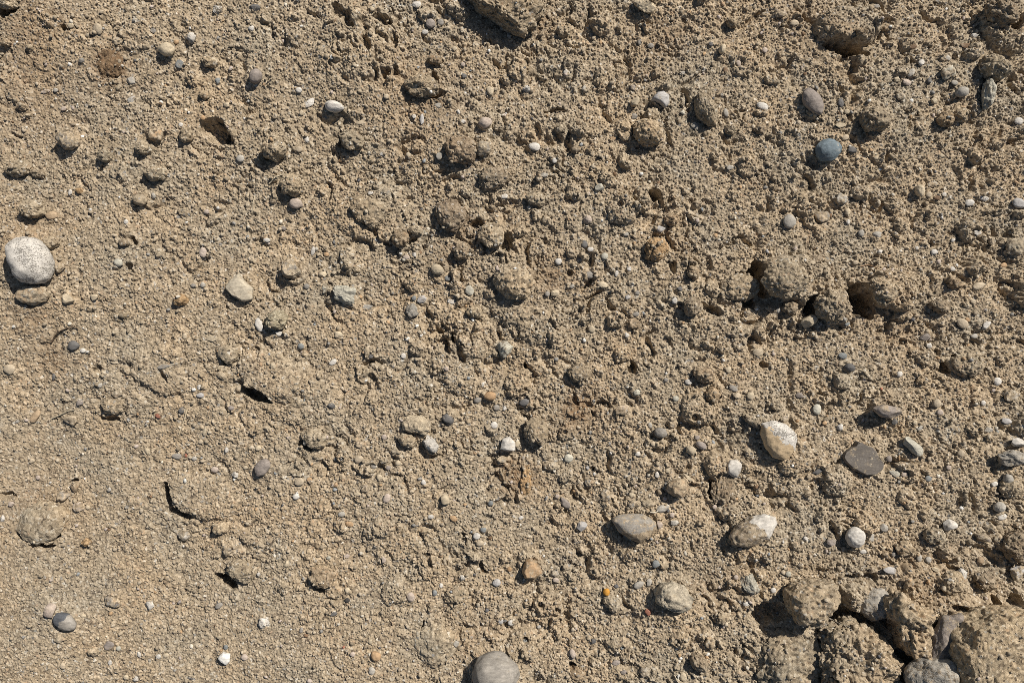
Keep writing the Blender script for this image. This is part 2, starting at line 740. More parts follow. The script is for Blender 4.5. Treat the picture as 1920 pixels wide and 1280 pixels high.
def vnoise(x, y, seed):                  # smooth gradient noise, about -1..1
    x0, y0 = np.floor(x), np.floor(y)
    fx, fy = (x - x0).astype(np.float32), (y - y0).astype(np.float32)
    u = fx * fx * fx * (fx * (fx * 6 - 15) + 10)
    v = fy * fy * fy * (fy * (fy * 6 - 15) + 10)

    def g(dx, dy):
        a = hsh(x0 + dx, y0 + dy, seed) * np.float32(2 * math.pi)
        return np.cos(a) * (fx - dx) + np.sin(a) * (fy - dy)
    a = g(0, 0) * (1 - u) + g(1, 0) * u
    b = g(0, 1) * (1 - u) + g(1, 1) * u
    return (a * (1 - v) + b * v) * 1.5


def noise3(p, seed):                     # value noise in 3-D, -1..1
    p0 = np.floor(p)
    f = p - p0
    f = f * f * (3 - 2 * f)
    out = np.zeros(len(p), np.float32)
    for dx in (0, 1):
        wx = f[:, 0] if dx else 1 - f[:, 0]
        for dy in (0, 1):
            wy = f[:, 1] if dy else 1 - f[:, 1]
            for dz in (0, 1):
                wz = f[:, 2] if dz else 1 - f[:, 2]
                out += wx * wy * wz * hsh(p0[:, 0] + dx, p0[:, 1] + dy, seed, p0[:, 2] + dz)
    return out * 2 - 1


def domes(x, y, cell, seed, density, rlo, rhi, power=0.5, squash=0.75):
    """height 0..1 of randomly strewn lumps half sunk in a plane"""
    gx, gy = x / cell, y / cell
    ix, iy = np.floor(gx), np.floor(gy)
    h = np.zeros(x.shape, np.float32)
    for dx in (-1, 0, 1):
        for dy in (-1, 0, 1):
            cx, cy = ix + dx, iy + dy
            on = hsh(cx, cy, seed + 5) < density
            px = cx + hsh(cx, cy, seed)
            py = cy + hsh(cx, cy, seed + 1)
            r = rlo + (rhi - rlo) * hsh(cx, cy, seed + 2) ** 2
            a = hsh(cx, cy, seed + 3) * np.float32(math.pi)
            k = squash + (1 - squash) * hsh(cx, cy, seed + 4)
            ex, ey = (gx - px).astype(np.float32), (gy - py).astype(np.float32)
            ca, sa = np.cos(a), np.sin(a)
            d = ((ex * ca + ey * sa) / r) ** 2 + ((ey * ca - ex * sa) / (r * k)) ** 2
            t = np.clip(1 - d, 0, 1) ** power * (r / rhi)
            h = np.maximum(h, np.where(on, t, 0))
    return h


def bil(ctrl, x, y):                     # coarse control grid over the frame
    c = np.array(ctrl, np.float32)
    ny, nx = c.shape
    u = np.clip(x / 1920.0 * (nx - 1), 0, nx - 1.001)
    v = np.clip(y / 1280.0 * (ny - 1), 0, ny - 1.001)
    i, j = u.astype(int), v.astype(int)
    fu, fv = u - i, v - j
    fu = fu * fu * (3 - 2 * fu)
    fv = fv * fv * (3 - 2 * fv)
    return ((c[j, i] * (1 - fu) + c[j, i + 1] * fu) * (1 - fv) + (c[j + 1, i] * (1 - fu) + c[j + 1, i + 1] * fu) * fv).astype(np.float32)


ROUGH = [[.55, .70, 1.0, .75, 1.0],
         [.45, .75, 1.0, .95, 1.0],
         [.40, .75, 1.0, .95, 1.0],
         [.25, .60, .95, 1.0, 1.0],
         [.18, .35, .80, .95, 1.0]]

# ---------------------------------------------------------------- read the catalogue of stones and clods
ITEMS = []
for line in CATALOGUE.strip().splitlines():
    if line.startswith('#') or not line.strip():
        continue
    bits = [b.strip() for b in line.split('|')]
    t = bits[0].split()
    it = dict(x=float(t[0]), y=float(t[1]), w=float(t[2]), h=float(t[3]), rot=float(t[4]), col=t[5], kind=t[6], H=None, P=None, d=None, F=None)
    for o in t[7:]:
        k, v = o.split('=')
        if k == 'P':
            it['P'] = [tuple(map(float, q.split(':'))) for q in v.split(',')]
        elif k == 'F':
            it['F'] = v.split(':')
        else:
            it[k] = float(v)
    if it['w'] <= 0:
        continue
    if len(bits) > 2:
        it['short'], it['label'] = bits[1], bits[2]
    it['size'] = math.sqrt(it['w'] * it['h'])
    if it['H'] is None:
        m = min(it['w'], it['h'])
        it['H'] = m * {'r': .45, 'a': .48, 'f': .24, 'c': .80, 'd': .5, 'x': .5, 'g': .6, 't': .4}[it['kind']]
    ITEMS.append(it)

# ---------------------------------------------------------------- the ground: one sheet, fine under the camera
def axis(lo, hi, fine, step):
    mid = np.arange(lo, hi + step, step)
    out, s, p = [], step * 2.5, 0.0
    while p < 30000:
        p += s
        out.append(p)
        if p > 420:
            s *= 1.35
    out = np.array(out)
    return np.concatenate([(lo - out)[::-1], mid, mid[-1] + out])


STEP = 1.0
AX, AY = axis(-40, 1960, 0, STEP), axis(-40, 1320, 0, STEP)
GX, GY = np.meshgrid(AX, AY)
NYG, NXG = GX.shape
inside = np.clip(1 - np.maximum(np.maximum(-GX - 60, GX - 1980), np.maximum(-GY - 60, GY - 1340)) / 500.0, 0, 1).astype(np.float32)
# wobble the plane so that nothing is a clean ellipse
wx = GX + 5.0 * vnoise(GX / 23, GY / 23, 11) + 2.2 * vnoise(GX / 8, GY / 8, 12)
wy = GY + 5.0 * vnoise(GX / 23, GY / 23, 13) + 2.2 * vnoise(GX / 8, GY / 8, 14)
rough = bil(ROUGH, GX, GY)
rough = np.clip(rough * (1 + 0.45 * vnoise(GX / 130, GY / 130, 15)), 0.1, 1.25)

# room for the stones: bigger lumps stay off them, a shallow seat under them
free = np.ones_like(GX, dtype=np.float32)
bank = np.zeros_like(GX, dtype=np.float32)    # fine soil washed up against each stone
calm = np.ones_like(GX, dtype=np.float32)


def window(x, y, r):
    i0, i1 = np.searchsorted(AX, [x - r, x + r])
    j0, j1 = np.searchsorted(AY, [y - r, y + r])
    return slice(j0, j1), slice(i0, i1)


for it in ITEMS:
    r = max(it['w'], it['h']) * 0.5
    w = window(it['x'], it['y'], r * 1.6 + 10)
    d = np.hypot(GX[w] - it['x'], GY[w] - it['y'])
    m = np.clip((d - r * 0.75) / (r * 0.45 + 3), 0, 1)
    if it['kind'] != 'c':
        bank[w] = np.maximum(bank[w], (.16 * it['H'] + .6) * np.exp(-((d - r * .95) / (r * .3 + 2.5)) ** 2))
    free[w] = np.minimum(free[w], m * m * (3 - 2 * m))

base = 16 * vnoise(GX / 420, GY / 420, 21) + 7 * vnoise(GX / 150, GY / 150, 22)
# broad soil relief seen in the photograph: x, y, rx, ry, rotation, height, edge sharpness
RELIEF = [(505, 702, 66, 42, -25, 9, 3), (378, 930, 72, 46, -15, 10, 3), (1494, 524, 70, 46, -15, 26, 4), (1674, 545, 52, 38, -25, 24, 4), (1572, 575, 44, 34, -10, 14, 3), (690, 110, 90, 110, 30, 8, 1.5),
          (1590, 50, 66, 40, 0, 28, 3), (1895, 45, 60, 60, 0, 20, 2), (1845, 1180, 150, 70, -10, 14, 2), (1650, 1250, 170, 95, 0, 18, 2), (1850, 1245, 150, 105, 0, 36, 3), (1740, 1108, 95, 52, -20, 15, 2),
          (560, 740, 90, 60, -20, 7, 2), (880, 690, 80, 55, -30, 9, 2), (1330, 590, 90, 60, -30, 8, 2), (1250, 1000, 110, 70, -20, 6, 2),
          (700, 400, 110, 60, -25, 9, 2.5), (860, 620, 70, 40, -35, 9, 3), (1000, 610, 60, 34, -20, 8, 3), (300, 700, 60, 36, -30, 7, 3), (1030, 760, 90, 60, 0, 6, 1.5),
          (580, 590, 120, 70, 0, 7, 1.5), (1500, 850, 130, 90, 0, 7, 1.5)]
PITS = [(1587, 93, 44, 14, -12, 40), (402, 244, 30, 24, -40, 24), (425, 258, 12, 16, 30, 14), (14, 16, 24, 12, 30, 24), (1428, 524, 25, 36, 25, 40), (1526, 576, 18, 24, 20, 30), (479, 739, 34, 13, -24, 26), (120, 51, 9, 7, 0, 12),
        (311, 927, 10, 24, 15, 24), (330, 962, 30, 9, -32, 18), (420, 1091, 28, 10, -34, 24), (48, 1006, 22, 8, -40, 16), (75, 1023, 26, 7, 0, 16), (104, 1006, 14, 6, 40, 13), (497, 285, 7, 20, 15, 13), (896, 420, 13, 13, 0, 17), (950, 455, 12, 20, -20, 16),
        (690, 412, 13, 9, 0, 12), (806, 177, 30, 7, -4, 13), (1227, 365, 13, 12, 0, 14), (596, 1098, 8, 18, 30, 12), (1040, 208, 22, 4, 2, 10),
        (1616, 564, 24, 42, 35, 38), (1787, 1133, 24, 9, -15, 18), (1856, 1130, 10, 18, 20, 20), (1893, 48, 13, 18, 0, 24), (1868, 46, 8, 9, 0, 16),
        (570, 836, 13, 9, -30, 12), (1186, 690, 9, 12, 0, 15), (985, 684, 7, 9, 0, 12), (640, 265, 9, 14, 30, 12), (1400, 545, 14, 40, 20, 18),
        (1600, 1165, 60, 26, -20, 24), (1690, 1240, 26, 34, 20, 34), (1440, 1148, 40, 22, 0, 20), (1760, 1200, 18, 40, -10, 24), (1545, 1200, 20, 14, 0, 18),
        (246, 500, 10, 8, -40, 10), (252, 452, 10, 8, -40, 10), (205, 784, 20, 6, -10, 9), (1008, 245, 8, 14, 0, 8), (636, 25, 14, 16, 0, 12), (655, 40, 9, 18, 20, 12),
        (720, 40, 20, 9, -20, 11), (690, 85, 10, 16, 15, 12), (740, 80, 8, 16, 10, 10), (725, 140, 10, 9, 0, 11), (744, 138, 8, 8, 0, 10), (815, 150, 8, 14, 15, 9),
        (1262, 500, 10, 12, 0, 11), (1330, 580, 26, 9, -20, 13), (830, 640, 7, 26, 20, 12), (865, 665, 8, 20, 20, 12), (848, 632, 5, 14, 15, 11),
        (1700, 640, 8, 8, 0, 8), (1780, 690, 16, 12, 0, 14), (1805, 675, 18, 10, -20, 14), (1340, 920, 12, 26, 20, 14), (1435, 685, 10, 8, 0, 10),
        (1560, 1090, 8, 8, 0, 10), (1590, 1078, 10, 6, 0, 10), (1630, 1080, 14, 8, 0, 11), (1890, 1120, 12, 14, 0, 14), (1915, 1130, 10, 18, 0, 16),
        (1765, 660, 8, 6, 0, 8), (1660, 1150, 22, 30, 0, 18), (1080, 1265, 12, 20, 30, 14), (905, 1065, 6, 16, 20, 11), (803, 1050, 5, 16, 20, 10), (870, 1010, 6, 12, 25, 8),
        (1080, 750, 6, 14, 20, 8), (1065, 515, 6, 8, 0, 9), (478, 660, 8, 14, 20, 8), (310, 705, 6, 16, 25, 9), (185, 695, 8, 14, 20, 8), (423, 672, 4, 14, 15, 8),
        (1188, 608, 8, 12, 10, 10), (790, 1190, 4, 30, -10, 8), (785, 1215, 5, 24, 5, 8), (135, 905, 8, 8, 0, 9), (10, 928, 14, 6, 0, 8)]


def local(x, y, rx, ry, rot, w):
    a = math.radians(-rot)
    ex, ey = wx[w] - x, wy[w] - y
    return np.sqrt(((ex * math.cos(a) + ey * math.sin(a)) / rx) ** 2 + ((ey * math.cos(a) - ex * math.sin(a)) / ry) ** 2)


for x, y, rx, ry, rot, hh, sh in RELIEF:
    w = window(x, y, max(rx, ry) * 1.6)
    d = local(x, y, rx, ry, rot, w)
    base[w] += hh * np.clip(1 - np.clip(d, 0, 1) ** (2 * sh), 0, 1) ** 0.8
    if x < 520:
        calm[w] = np.minimum(calm[w], np.clip(d ** 4, .15, 1))
for x, y, rx, ry, rot, hh in PITS:
    w = window(x, y, max(rx, ry) * 2)
    d = local(x, y, rx, ry, rot, w)
    base[w] -= 1.45 * hh * np.clip(1 - d ** 4, 0, 1)

A1 = np.clip(rough, 0, 1.2) * calm
A2 = np.clip((A1 - .1) / .9, 0, 1.2) ** 1.3 + .75 * np.exp(-((GX - 705) / 95) ** 2 - ((GY - 95) / 95) ** 2).astype(np.float32)
z = base.copy()
z += free * inside * A2 * 20 * domes(wx, wy, 92, 31, .34, .14, .40, .34)
z += free * inside * (0.12 + 0.88 * A2) * 15.0 * domes(wx, wy, 46, 41, .28, .14, .40, .34)
z += (0.25 + .75 * free) * inside * (0.10 + 0.90 * A2) * 9.0 * domes(wx, wy, 23, 51, .25, .14, .42, .36)
for c_, s_, am in ((38, 61, 14.0), (17, 63, 5.0)):
    rid = 1 - np.abs(vnoise(wx / c_, wy / c_, s_)) * 3.2
    z -= (.3 + .7 * free) * inside * A2 * am * np.clip(rid * 1.3, 0, 1) * np.clip(.05 + 1.5 * vnoise(GX / 60, GY / 60, s_ + 1), 0, 1)
gwx, gwy = GX + (wx - GX) * .4, GY + (wy - GY) * .4
z += inside * (0.15 + 0.85 * A1) * 4.6 * domes(gwx, gwy, 11.5, 71, .29, .16, .46, .42)
z += inside * (0.45 + 0.55 * A1) * 2.8 * domes(gwx, gwy, 6.0, 81, .45, .2, .5, .45)
z += inside * (0.65 + 0.35 * A1) * 3.2 * domes(GX, GY, 4.0, 86, .72, .26, .52, .42)
z += 1.6 * vnoise(wx / 11, wy / 11, 91) * (.4 + .6 * A1) + 1.0 * vnoise(GX / 4.0, GY / 4.0, 92) * inside
z += bank
z = z.astype(np.float32)
lo = 12.0
i_zero = np.mean(z[(GX > 0) & (GX < 1920) & (GY > 0) & (GY < 1280)])
z -= i_zero


def ground_z(x, y):
    u = np.interp(x, AX, np.arange(NXG))
    v = np.interp(y, AY, np.arange(NYG))
    i, j = np.clip(u.astype(int), 0, NXG - 2), np.clip(v.astype(int), 0, NYG - 2)
    fu, fv = u - i, v - j
    return (z[j, i] * (1 - fu) + z[j, i + 1] * fu) * (1 - fv) + (z[j + 1, i] * (1 - fu) + z[j + 1, i + 1] * fu) * fv


def to_world(px, py, pz):
    return np.stack([(px - 960) * U, (640 - py) * U, pz * U], -1)


def make_mesh(name, verts, faces, smooth=False, attrs=None):
    me = bpy.data.meshes.new(name)
    faces = np.asarray(faces, np.int32)
    n, k = faces.shape
    me.vertices.add(len(verts))
    me.vertices.foreach_set('co', np.asarray(verts, np.float32).ravel())
    me.loops.add(n * k)
    me.loops.foreach_set('vertex_index', faces.ravel())
    me.polygons.add(n)
    me.polygons.foreach_set('loop_start', np.arange(0, n * k, k, dtype=np.int32))
    if smooth:
        me.polygons.foreach_set('use_smooth', np.ones(n, bool))
    for an, (ty, data) in (attrs or {}).items():
        a = me.attributes.new(an, ty, 'POINT')
        a.data.foreach_set('color' if ty == 'FLOAT_COLOR' else 'value', np.asarray(data, np.float32).ravel())
    me.update(calc_edges=True)
    me.validate()
    return me


# ---------------------------------------------------------------- materials
def ramp(nt, stops, mode='CONSTANT'):
    n = nt.nodes.new('ShaderNodeValToRGB')
    n.color_ramp.interpolation = mode
    e = n.color_ramp.elements
    while len(e) > 1:
        e.remove(e[-1])
    e[0].position, e[0].color = stops[0][0], (*stops[0][1], 1)
    for p, c in stops[1:]:
        q = e.new(p)
        q.color = (*c, 1)
    return n


def mixrgb(nt, fac, a, b, mode='MIX'):
    n = nt.nodes.new('ShaderNodeMix')
    n.data_type = 'RGBA'
    n.blend_type = mode
    for s, v in ((n.inputs[0], fac), (n.inputs[6], a), (n.inputs[7], b)):
        if hasattr(v, 'is_output'):
            nt.links.new(v, s)
        else:
            s.default_value = v if isinstance(v, float) else (*v, 1)
    return n.outputs[2]


def math_node(nt, op, a, b=None, c=None, clamp=False):
    n = nt.nodes.new('ShaderNodeMath')
    n.operation = op
    n.use_clamp = clamp
    for s, v in zip(n.inputs, (a, b, c)):
        if v is None:
            continue
        if hasattr(v, 'is_output'):
            nt.links.new(v, s)
        else:
            s.default_value = v
    return n.outputs[0]


def noise_node(nt, scale, detail=3.0, rough_=0.6, vec=None):
    n = nt.nodes.new('ShaderNodeTexNoise')
    n.inputs['Scale'].default_value = scale
    n.inputs['Detail'].default_value = detail
    n.inputs['Roughness'].default_value = rough_
    nt.links.new(vec, n.inputs['Vector'])
    return n.outputs[0]


SAND_MID = (0.37, 0.300, 0.212)


def sand_colour(nt, pos):
    """grains: every little cell has the colour of its own mineral"""
    vo = nt.nodes.new('ShaderNodeTexVoronoi')
    vo.inputs['Scale'].default_value = 1 / (4.2 * U)
    nt.links.new(pos, vo.inputs['Vector'])
    sep = nt.nodes.new('ShaderNodeSeparateColor')
    nt.links.new(vo.outputs['Color'], sep.inputs[0])
    s = SAND_MID
    rp = ramp(nt, [(0, (.13, .102, .075)), (.03, (.23, .183, .13)), (.13, (.305, .246, .172)), (.34, s), (.60, (.42, .343, .246)), (.80, (.49, .408, .302)),
                   (.93, (.40, .30, .205)), (.955, (.50, .44, .35)), (.978, (.31, .285, .25)), (.992, (.60, .55, .47))])
    nt.links.new(sep.outputs[0], rp.inputs[0])
    big = noise_node(nt, 9.0, 3, .6, pos)
    warm = ramp(nt, [(.35, (.93, .95, .96)), (.65, (1.09, 1.03, .95))], 'LINEAR')
    nt.links.new(big, warm.inputs[0])
    c = mixrgb(nt, 1.0, rp.outputs[0], warm.outputs[0], 'MULTIPLY')
    fine = noise_node(nt, 900.0, 2, .7, pos)
    fr = ramp(nt, [(.32, (.70, .69, .68)), (.68, (1.25, 1.25, 1.24))], 'LINEAR')
    nt.links.new(fine, fr.inputs[0])
    return mixrgb(nt, 1.0, c, fr.outputs[0], 'MULTIPLY')


def new_mat(name):
    m = bpy.data.materials.new(name)
    m.use_nodes = True
    nt = m.node_tree
    b = nt.nodes['Principled BSDF']
    b.inputs['Roughness'].default_value = 0.95
    b.inputs['Specular IOR Level'].default_value = 0.12
    geo = nt.nodes.new('ShaderNodeNewGeometry')
    return m, nt, b, geo.outputs['Position']


def bump(nt, b, height, strength, dist):
    n = nt.nodes.new('ShaderNodeBump')
    n.inputs['Strength'].default_value = strength
    n.inputs['Distance'].default_value = dist
    nt.links.new(height, n.inputs['Height'])
    nt.links.new(n.outputs[0], b.inputs['Normal'])


def mat_ground():
    m, nt, b, pos = new_mat('sandy_soil')
    c = sand_colour(nt, pos)
    st = nt.nodes.new('ShaderNodeAttribute')
    st.attribute_name = 'stain'
    nz = noise_node(nt, 160.0, 3, .7, pos)
    f = math_node(nt, 'MULTIPLY', st.outputs['Fac'], math_node(nt, 'MULTIPLY_ADD', nz, 3.0, -0.75, True), clamp=True)
    c = mixrgb(nt, f, c, (0.20, 0.115, 0.055))
    nt.links.new(c, b.inputs['Base Color'])
    bump(nt, b, noise_node(nt, 1100.0, 2, .7, pos), .5, .0012)
    return m


def mat_clod():
    m, nt, b, pos = new_mat('soil_clod')
    oi = nt.nodes.new('ShaderNodeObjectInfo')
    c = mixrgb(nt, 1.0, sand_colour(nt, pos), oi.outputs['Color'], 'MULTIPLY')
    nt.links.new(c, b.inputs['Base Color'])
    bump(nt, b, noise_node(nt, 700.0, 3, .7, pos), .7, .002)
    return m


def mat_stone(name, rough_, spec, bump_s, speck=None, tint2=None, vary=.16):
    """stone tinted by its object's colour, soil dust clinging in patches (amount = object alpha)"""
    m, nt, b, pos = new_mat(name)
    b.inputs['Roughness'].default_value = rough_
    b.inputs['Specular IOR Level'].default_value = spec
    oi = nt.nodes.new('ShaderNodeObjectInfo')
    off = nt.nodes.new('ShaderNodeVectorMath')
    off.operation = 'ADD'
    nt.links.new(pos, off.inputs[0])
    nt.links.new(oi.outputs['Random'], off.inputs[1])
    p = off.outputs[0]
    n1 = noise_node(nt, 90.0, 4, .65, p)
    v = ramp(nt, [(.25, (1 - vary * 1.6,) * 3), (.75, (1 + vary, 1 + vary * .95, 1 + vary * .85))], 'LINEAR')
    nt.links.new(n1, v.inputs[0])
    c = mixrgb(nt, 1.0, oi.outputs['Color'], v.outputs[0], 'MULTIPLY')
    fine = noise_node(nt, 650.0, 2, .6, p)
    fr = ramp(nt, [(.3, (.84, .83, .82)), (.7, (1.1, 1.1, 1.1))], 'LINEAR')
    nt.links.new(fine, fr.inputs[0])
    c = mixrgb(nt, 1.0, c, fr.outputs[0], 'MULTIPLY')
    if speck:
        sc, lo_, col, amt = speck
        nz = noise_node(nt, sc, 2, .55, p)
        pat = noise_node(nt, 55.0, 2, .5, p)
        f = math_node(nt, 'GREATER_THAN', math_node(nt, 'MULTIPLY_ADD', pat, amt, nz), lo_)
        c = mixrgb(nt, f, c, col)
    if tint2:
        sc, lo_, col = tint2
        nz = noise_node(nt, sc, 1, .4, p)
        f = math_node(nt, 'MULTIPLY_ADD', nz, 14.0, -14.0 * lo_, True)
        c = mixrgb(nt, f, c, col)
    # faint bedding streaks through the stone
    tc = nt.nodes.new('ShaderNodeTexCoord')
    mp = nt.nodes.new('ShaderNodeMapping')
    mp.inputs['Scale'].default_value = (70, 330, 200)
    mp.inputs['Rotation'].default_value = (.4, .5, .7)
    nt.links.new(tc.outputs['Object'], mp.inputs[0])
    st_ = ramp(nt, [(.35, (.80, .79, .78)), (.6, (1.10, 1.09, 1.07))], 'LINEAR')
    nt.links.new(noise_node(nt, 1.0, 4, .65, mp.outputs[0]), st_.inputs[0])
    c = mixrgb(nt, 1.0, c, st_.outputs[0], 'MULTIPLY')
    dn = noise_node(nt, 120.0, 4, .7, p)
    dust = math_node(nt, 'MULTIPLY_ADD', math_node(nt, 'ADD', dn, oi.outputs['Alpha']), 7.0, -7.0 * 0.98, True)
    c = mixrgb(nt, dust, c, sand_colour(nt, pos))
    nt.links.new(c, b.inputs['Base Color'])
    bump(nt, b, noise_node(nt, 420.0, 3, .65, p), bump_s, .0016)
    return m


M_GROUND = mat_ground()
M_CLOD = mat_clod()
M = {'r': mat_stone('pebble_stone', .78, .22, .35),
     'f': mat_stone('flat_stone', .85, .2, .3, speck=(420.0, 1.02, (.20, .18, .16), .7)),
     'a': mat_stone('broken_stone', .8, .25, .3, vary=.24),
     'd': mat_stone('dusty_stone', .95, .1, .5),
     'x': mat_stone('crusty_stone', .9, .15, .9, speck=(420.0, .97, (.24, .20, .15), .7), vary=.3),
     'g': mat_stone('speckled_granite', .8, .25, .35, speck=(480.0, .90, (.25, .23, .20), .65)),
     't': mat_stone('two_tone_stone', .6, .3, .1, vary=.2),
     'c': M_CLOD}

COL = {'Q': (.22, .205, .19), 'E': (.365, .298, .212), 'W': (.58, .545, .49), 'B1': (.76, .74, .69), 'Z': (.49, .43, .33), 'C': (.52, .435, .31), 'B': (.46, .38, .275), 'T': (.46, .31, .18), 'O': (.42, .275, .155), 'R': (.34, .15, .10), 'P': (.47, .39, .325),
       'M': (.29, .25, .22), 'G': (.30, .275, .24), 'D': (.06, .055, .05), 'S': (.15, .143, .136), 'U2': (.165, .205, .228), 'U': (.235, .245, .24), 'L': (.45, .43, .41), 'N': (.48, .455, .375),
       'K': (.19, .125, .078), 'Y': (.41, .38, .33), 'A': (.55, .27, .05), 'q': (.165, .145, .125), 't': (.42, .31, .20)}
CLOD = {'E': (.97, .97, .96), 'K': (.56, .47, .40), 'Q': (.82, .80, .79), 't': (1.02, .86, .68), 'H': (1.06, 1.03, .97), 'I': (.98, .96, .93), 'J': (.86, .81, .76), 'V': (.70, .67, .66), 'G': (.80, .80, .80), 'N': (.9, .95, .93)}  # J and Q put part of some clods' shade into their soil colour
CNAME = {'W': 'white', 'C': 'cream', 'B': 'beige', 'T': 'tan', 'O': 'orange', 'R': 'reddish', 'P': 'pinkish', 'M': 'mauve', 'G': 'grey', 'D': 'black', 'S': 'slate', 'U': 'blue-grey',
         'L': 'lavender-white', 'N': 'greenish', 'K': 'brown', 'Y': 'pale grey', 'Z': 'pale sandy', 'A': 'amber', 'q': 'dark grey', 't': 'light brown', 'E': 'sandy', 'Q': 'dark grey', 'B1': 'white', 'H': 'sandy', 'I': 'sandy', 'J': 'brown', 'V': 'dark grey', 'U2': 'blue-grey'}

# ---------------------------------------------------------------- stone and clod shapes
_ico = {}


def ico(k):
    if k not in _ico:
        bm = bmesh.new()
        bmesh.ops.create_icosphere(bm, subdivisions=k, radius=1.0)
        bm.verts.ensure_lookup_table()
        _ico[k] = (np.array([v.co[:] for v in bm.verts], np.float32), np.array([[v.index for v in f.verts] for f in bm.faces], np.int32))
        bm.free()
    return _ico[k]


def outline_radius(poly, cx, cy, theta):
    """distance from the centre to the outline in every direction"""
    pts = np.array(poly) - (cx, cy)
    out = np.zeros_like(theta)
    dx, dy = np.cos(theta), np.sin(theta)
    for a, b in zip(pts, np.roll(pts, -1, 0)):
        ex, ey = b - a
        den = dx * ey - dy * ex
        den = np.where(np.abs(den) < 1e-9, 1e-9, den)
        t = (a[0] * ey - a[1] * ex) / den
        s = (a[0] * dy - a[1] * dx) / den
        out = np.where((s >= -1e-6) & (s <= 1 + 1e-6) & (t > 0), np.maximum(out, t), out)
    return out


def shape(it, seed, level=None):
    """vertices (pixel units, centred) and faces of one stone"""
    kind, w, h, H = it['kind'], it['w'], it['h'], it['H']
    big = max(w, h)
    k = level or (3 if big < 15 else 4 if big < 36 else 5 if big < 100 else 6)
    if level is None and kind in 'c' and big >= 20:
        k = max(k, 5 if big < 42 else 6 if big < 125 else 7)
    n, f = ico(k)
    rng = np.random.default_rng(seed)
    p = n.copy()
    off = rng.uniform(-50, 50, 3).astype(np.float32)
    if kind in 'axf' or (kind == 'd' and rng.random() < .6):
        for _ in range(11 if kind != 'f' else 7):
            q = rng.normal(size=3)
            q[2] *= .7 if not it['P'] else 2.0
            q /= np.linalg.norm(q)
            dd = rng.uniform(.58, .86)
            s = np.clip(p @ q.astype(np.float32) - dd, 0, None)
            p = p - s[:, None] * q.astype(np.float32) * .96
        r0 = np.abs(p[:, :2]).max(0)
        p[:, 0] /= r0[0]
        p[:, 1] /= r0[1]
        p[:, 2] /= max(np.abs(p[:, 2]).max(), .3)
    amp = {'r': .09, 'a': .07, 'f': .10, 'c': .22, 'd': .14, 'x': .18, 'g': .10, 't': .07}[kind]
    amp *= it.get('s', .6 if kind == 'c' else 1.0)
    dsp = amp * noise3(n * 1.7 + off, 3) + amp * .5 * noise3(n * 4.1 + off, 4)
    if kind in 'acx':
        dsp += amp * .35 * noise3(n * 9 + off, 5)
    p = p * (1 + dsp)[:, None]
    if kind in 'f':
        p[:, 2] = np.sign(p[:, 2]) * np.abs(p[:, 2]) ** .6
    if it['P']:
        cx, cy = np.mean(it['P'], 0)
        cx, cy = (min(q[0] for q in it['P']) + max(q[0] for q in it['P'])) / 2, (min(q[1] for q in it['P']) + max(q[1] for q in it['P'])) / 2
        th = np.arctan2(-n[:, 1], n[:, 0])
        tab = np.linspace(-math.pi, math.pi, 181)
        rr = outline_radius(it['P'], cx, cy, tab)
        rr = (np.roll(rr, 1) + 6 * rr + np.roll(rr, -1)) / 8
        rad = np.interp(th, tab, rr)
        q = np.hypot(p[:, 0], p[:, 1])
        e = .62 if kind in 'af' else .8
        nq = np.hypot(n[:, 0], n[:, 1])
        rq = nq ** e * (1 + .6 * dsp)
        dirx, diry = n[:, 0] / np.maximum(np.hypot(n[:, 0], n[:, 1]), 1e-6), n[:, 1] / np.maximum(np.hypot(n[:, 0], n[:, 1]), 1e-6)
        x, y = dirx * rad * rq, diry * rad * rq
        zz = p[:, 2]
        if kind == 'f':
            zz = np.sign(zz) * np.minimum(np.abs(zz) * 1.5, .8)
        elif it.get('T'):
            zz = np.minimum(zz * 1.6, .86 + .14 * zz)
        it['cx'], it['cy'] = cx, cy
    else:
        egg = 1 + .16 * rng.uniform(-1, 1) * p[:, 0]
        a = math.radians(it['rot'])
        x0, y0 = p[:, 0] * w / 2, p[:, 1] * egg * h / 2
        x, y = x0 * math.cos(a) - y0 * math.sin(a), x0 * math.sin(a) + y0 * math.cos(a)
        zz = p[:, 2]
        it['cx'], it['cy'] = it['x'], it['y']
    v = np.stack([x, y, zz * H * (.62 if kind != 'c' else .72)], -1).astype(np.float32)
    if kind in 'cdx' and big > 12:
        # grit and crumbs standing out on the surface
        for cell, am, sd in ((34.0, 5.0, 6), (15.0, 4.2, 7), (7.0, 3.0, 8), (4.2, 1.6, 9)) if kind == 'c' else ((9.0, 1.5, 8), (4.5, 1.0, 9)):
            g = np.abs(noise3(v / cell + off, sd)) * 1.6 - .45
            v = v + n * (am * it.get('s', .6 if kind == 'c' else 1.0) * np.clip(g, -.5, 1.1) * min(1, big / cell / 3))[:, None]
    return v, f


coll = scn.collection


def link(name, me, mat):
    o = bpy.data.objects.new(name, me)
    me.materials.append(mat)
    coll.objects.link(o)
    return o


def tag(o, label, cat, group=None, kind=None):
    if label:
        o['label'] = label
        o['category'] = cat
    if group:
        o['group'] = group
    if kind:
        o['kind'] = kind
    return o


# ---------------------------------------------------------------- labels
LM = [it for it in ITEMS if 'short' in it]
FRAC = [(0.0, 'touching distance'), (.2, 'a fifth of the way'), (.25, 'a quarter of the way'), (.33, 'a third of the way'), (.4, 'two fifths of the way'), (.5, 'halfway'), (.6, 'three fifths of the way'),
        (.67, 'two thirds of the way'), (.75, 'three quarters of the way'), (.8, 'four fifths of the way')]
_used = set(it['label'] for it in LM)


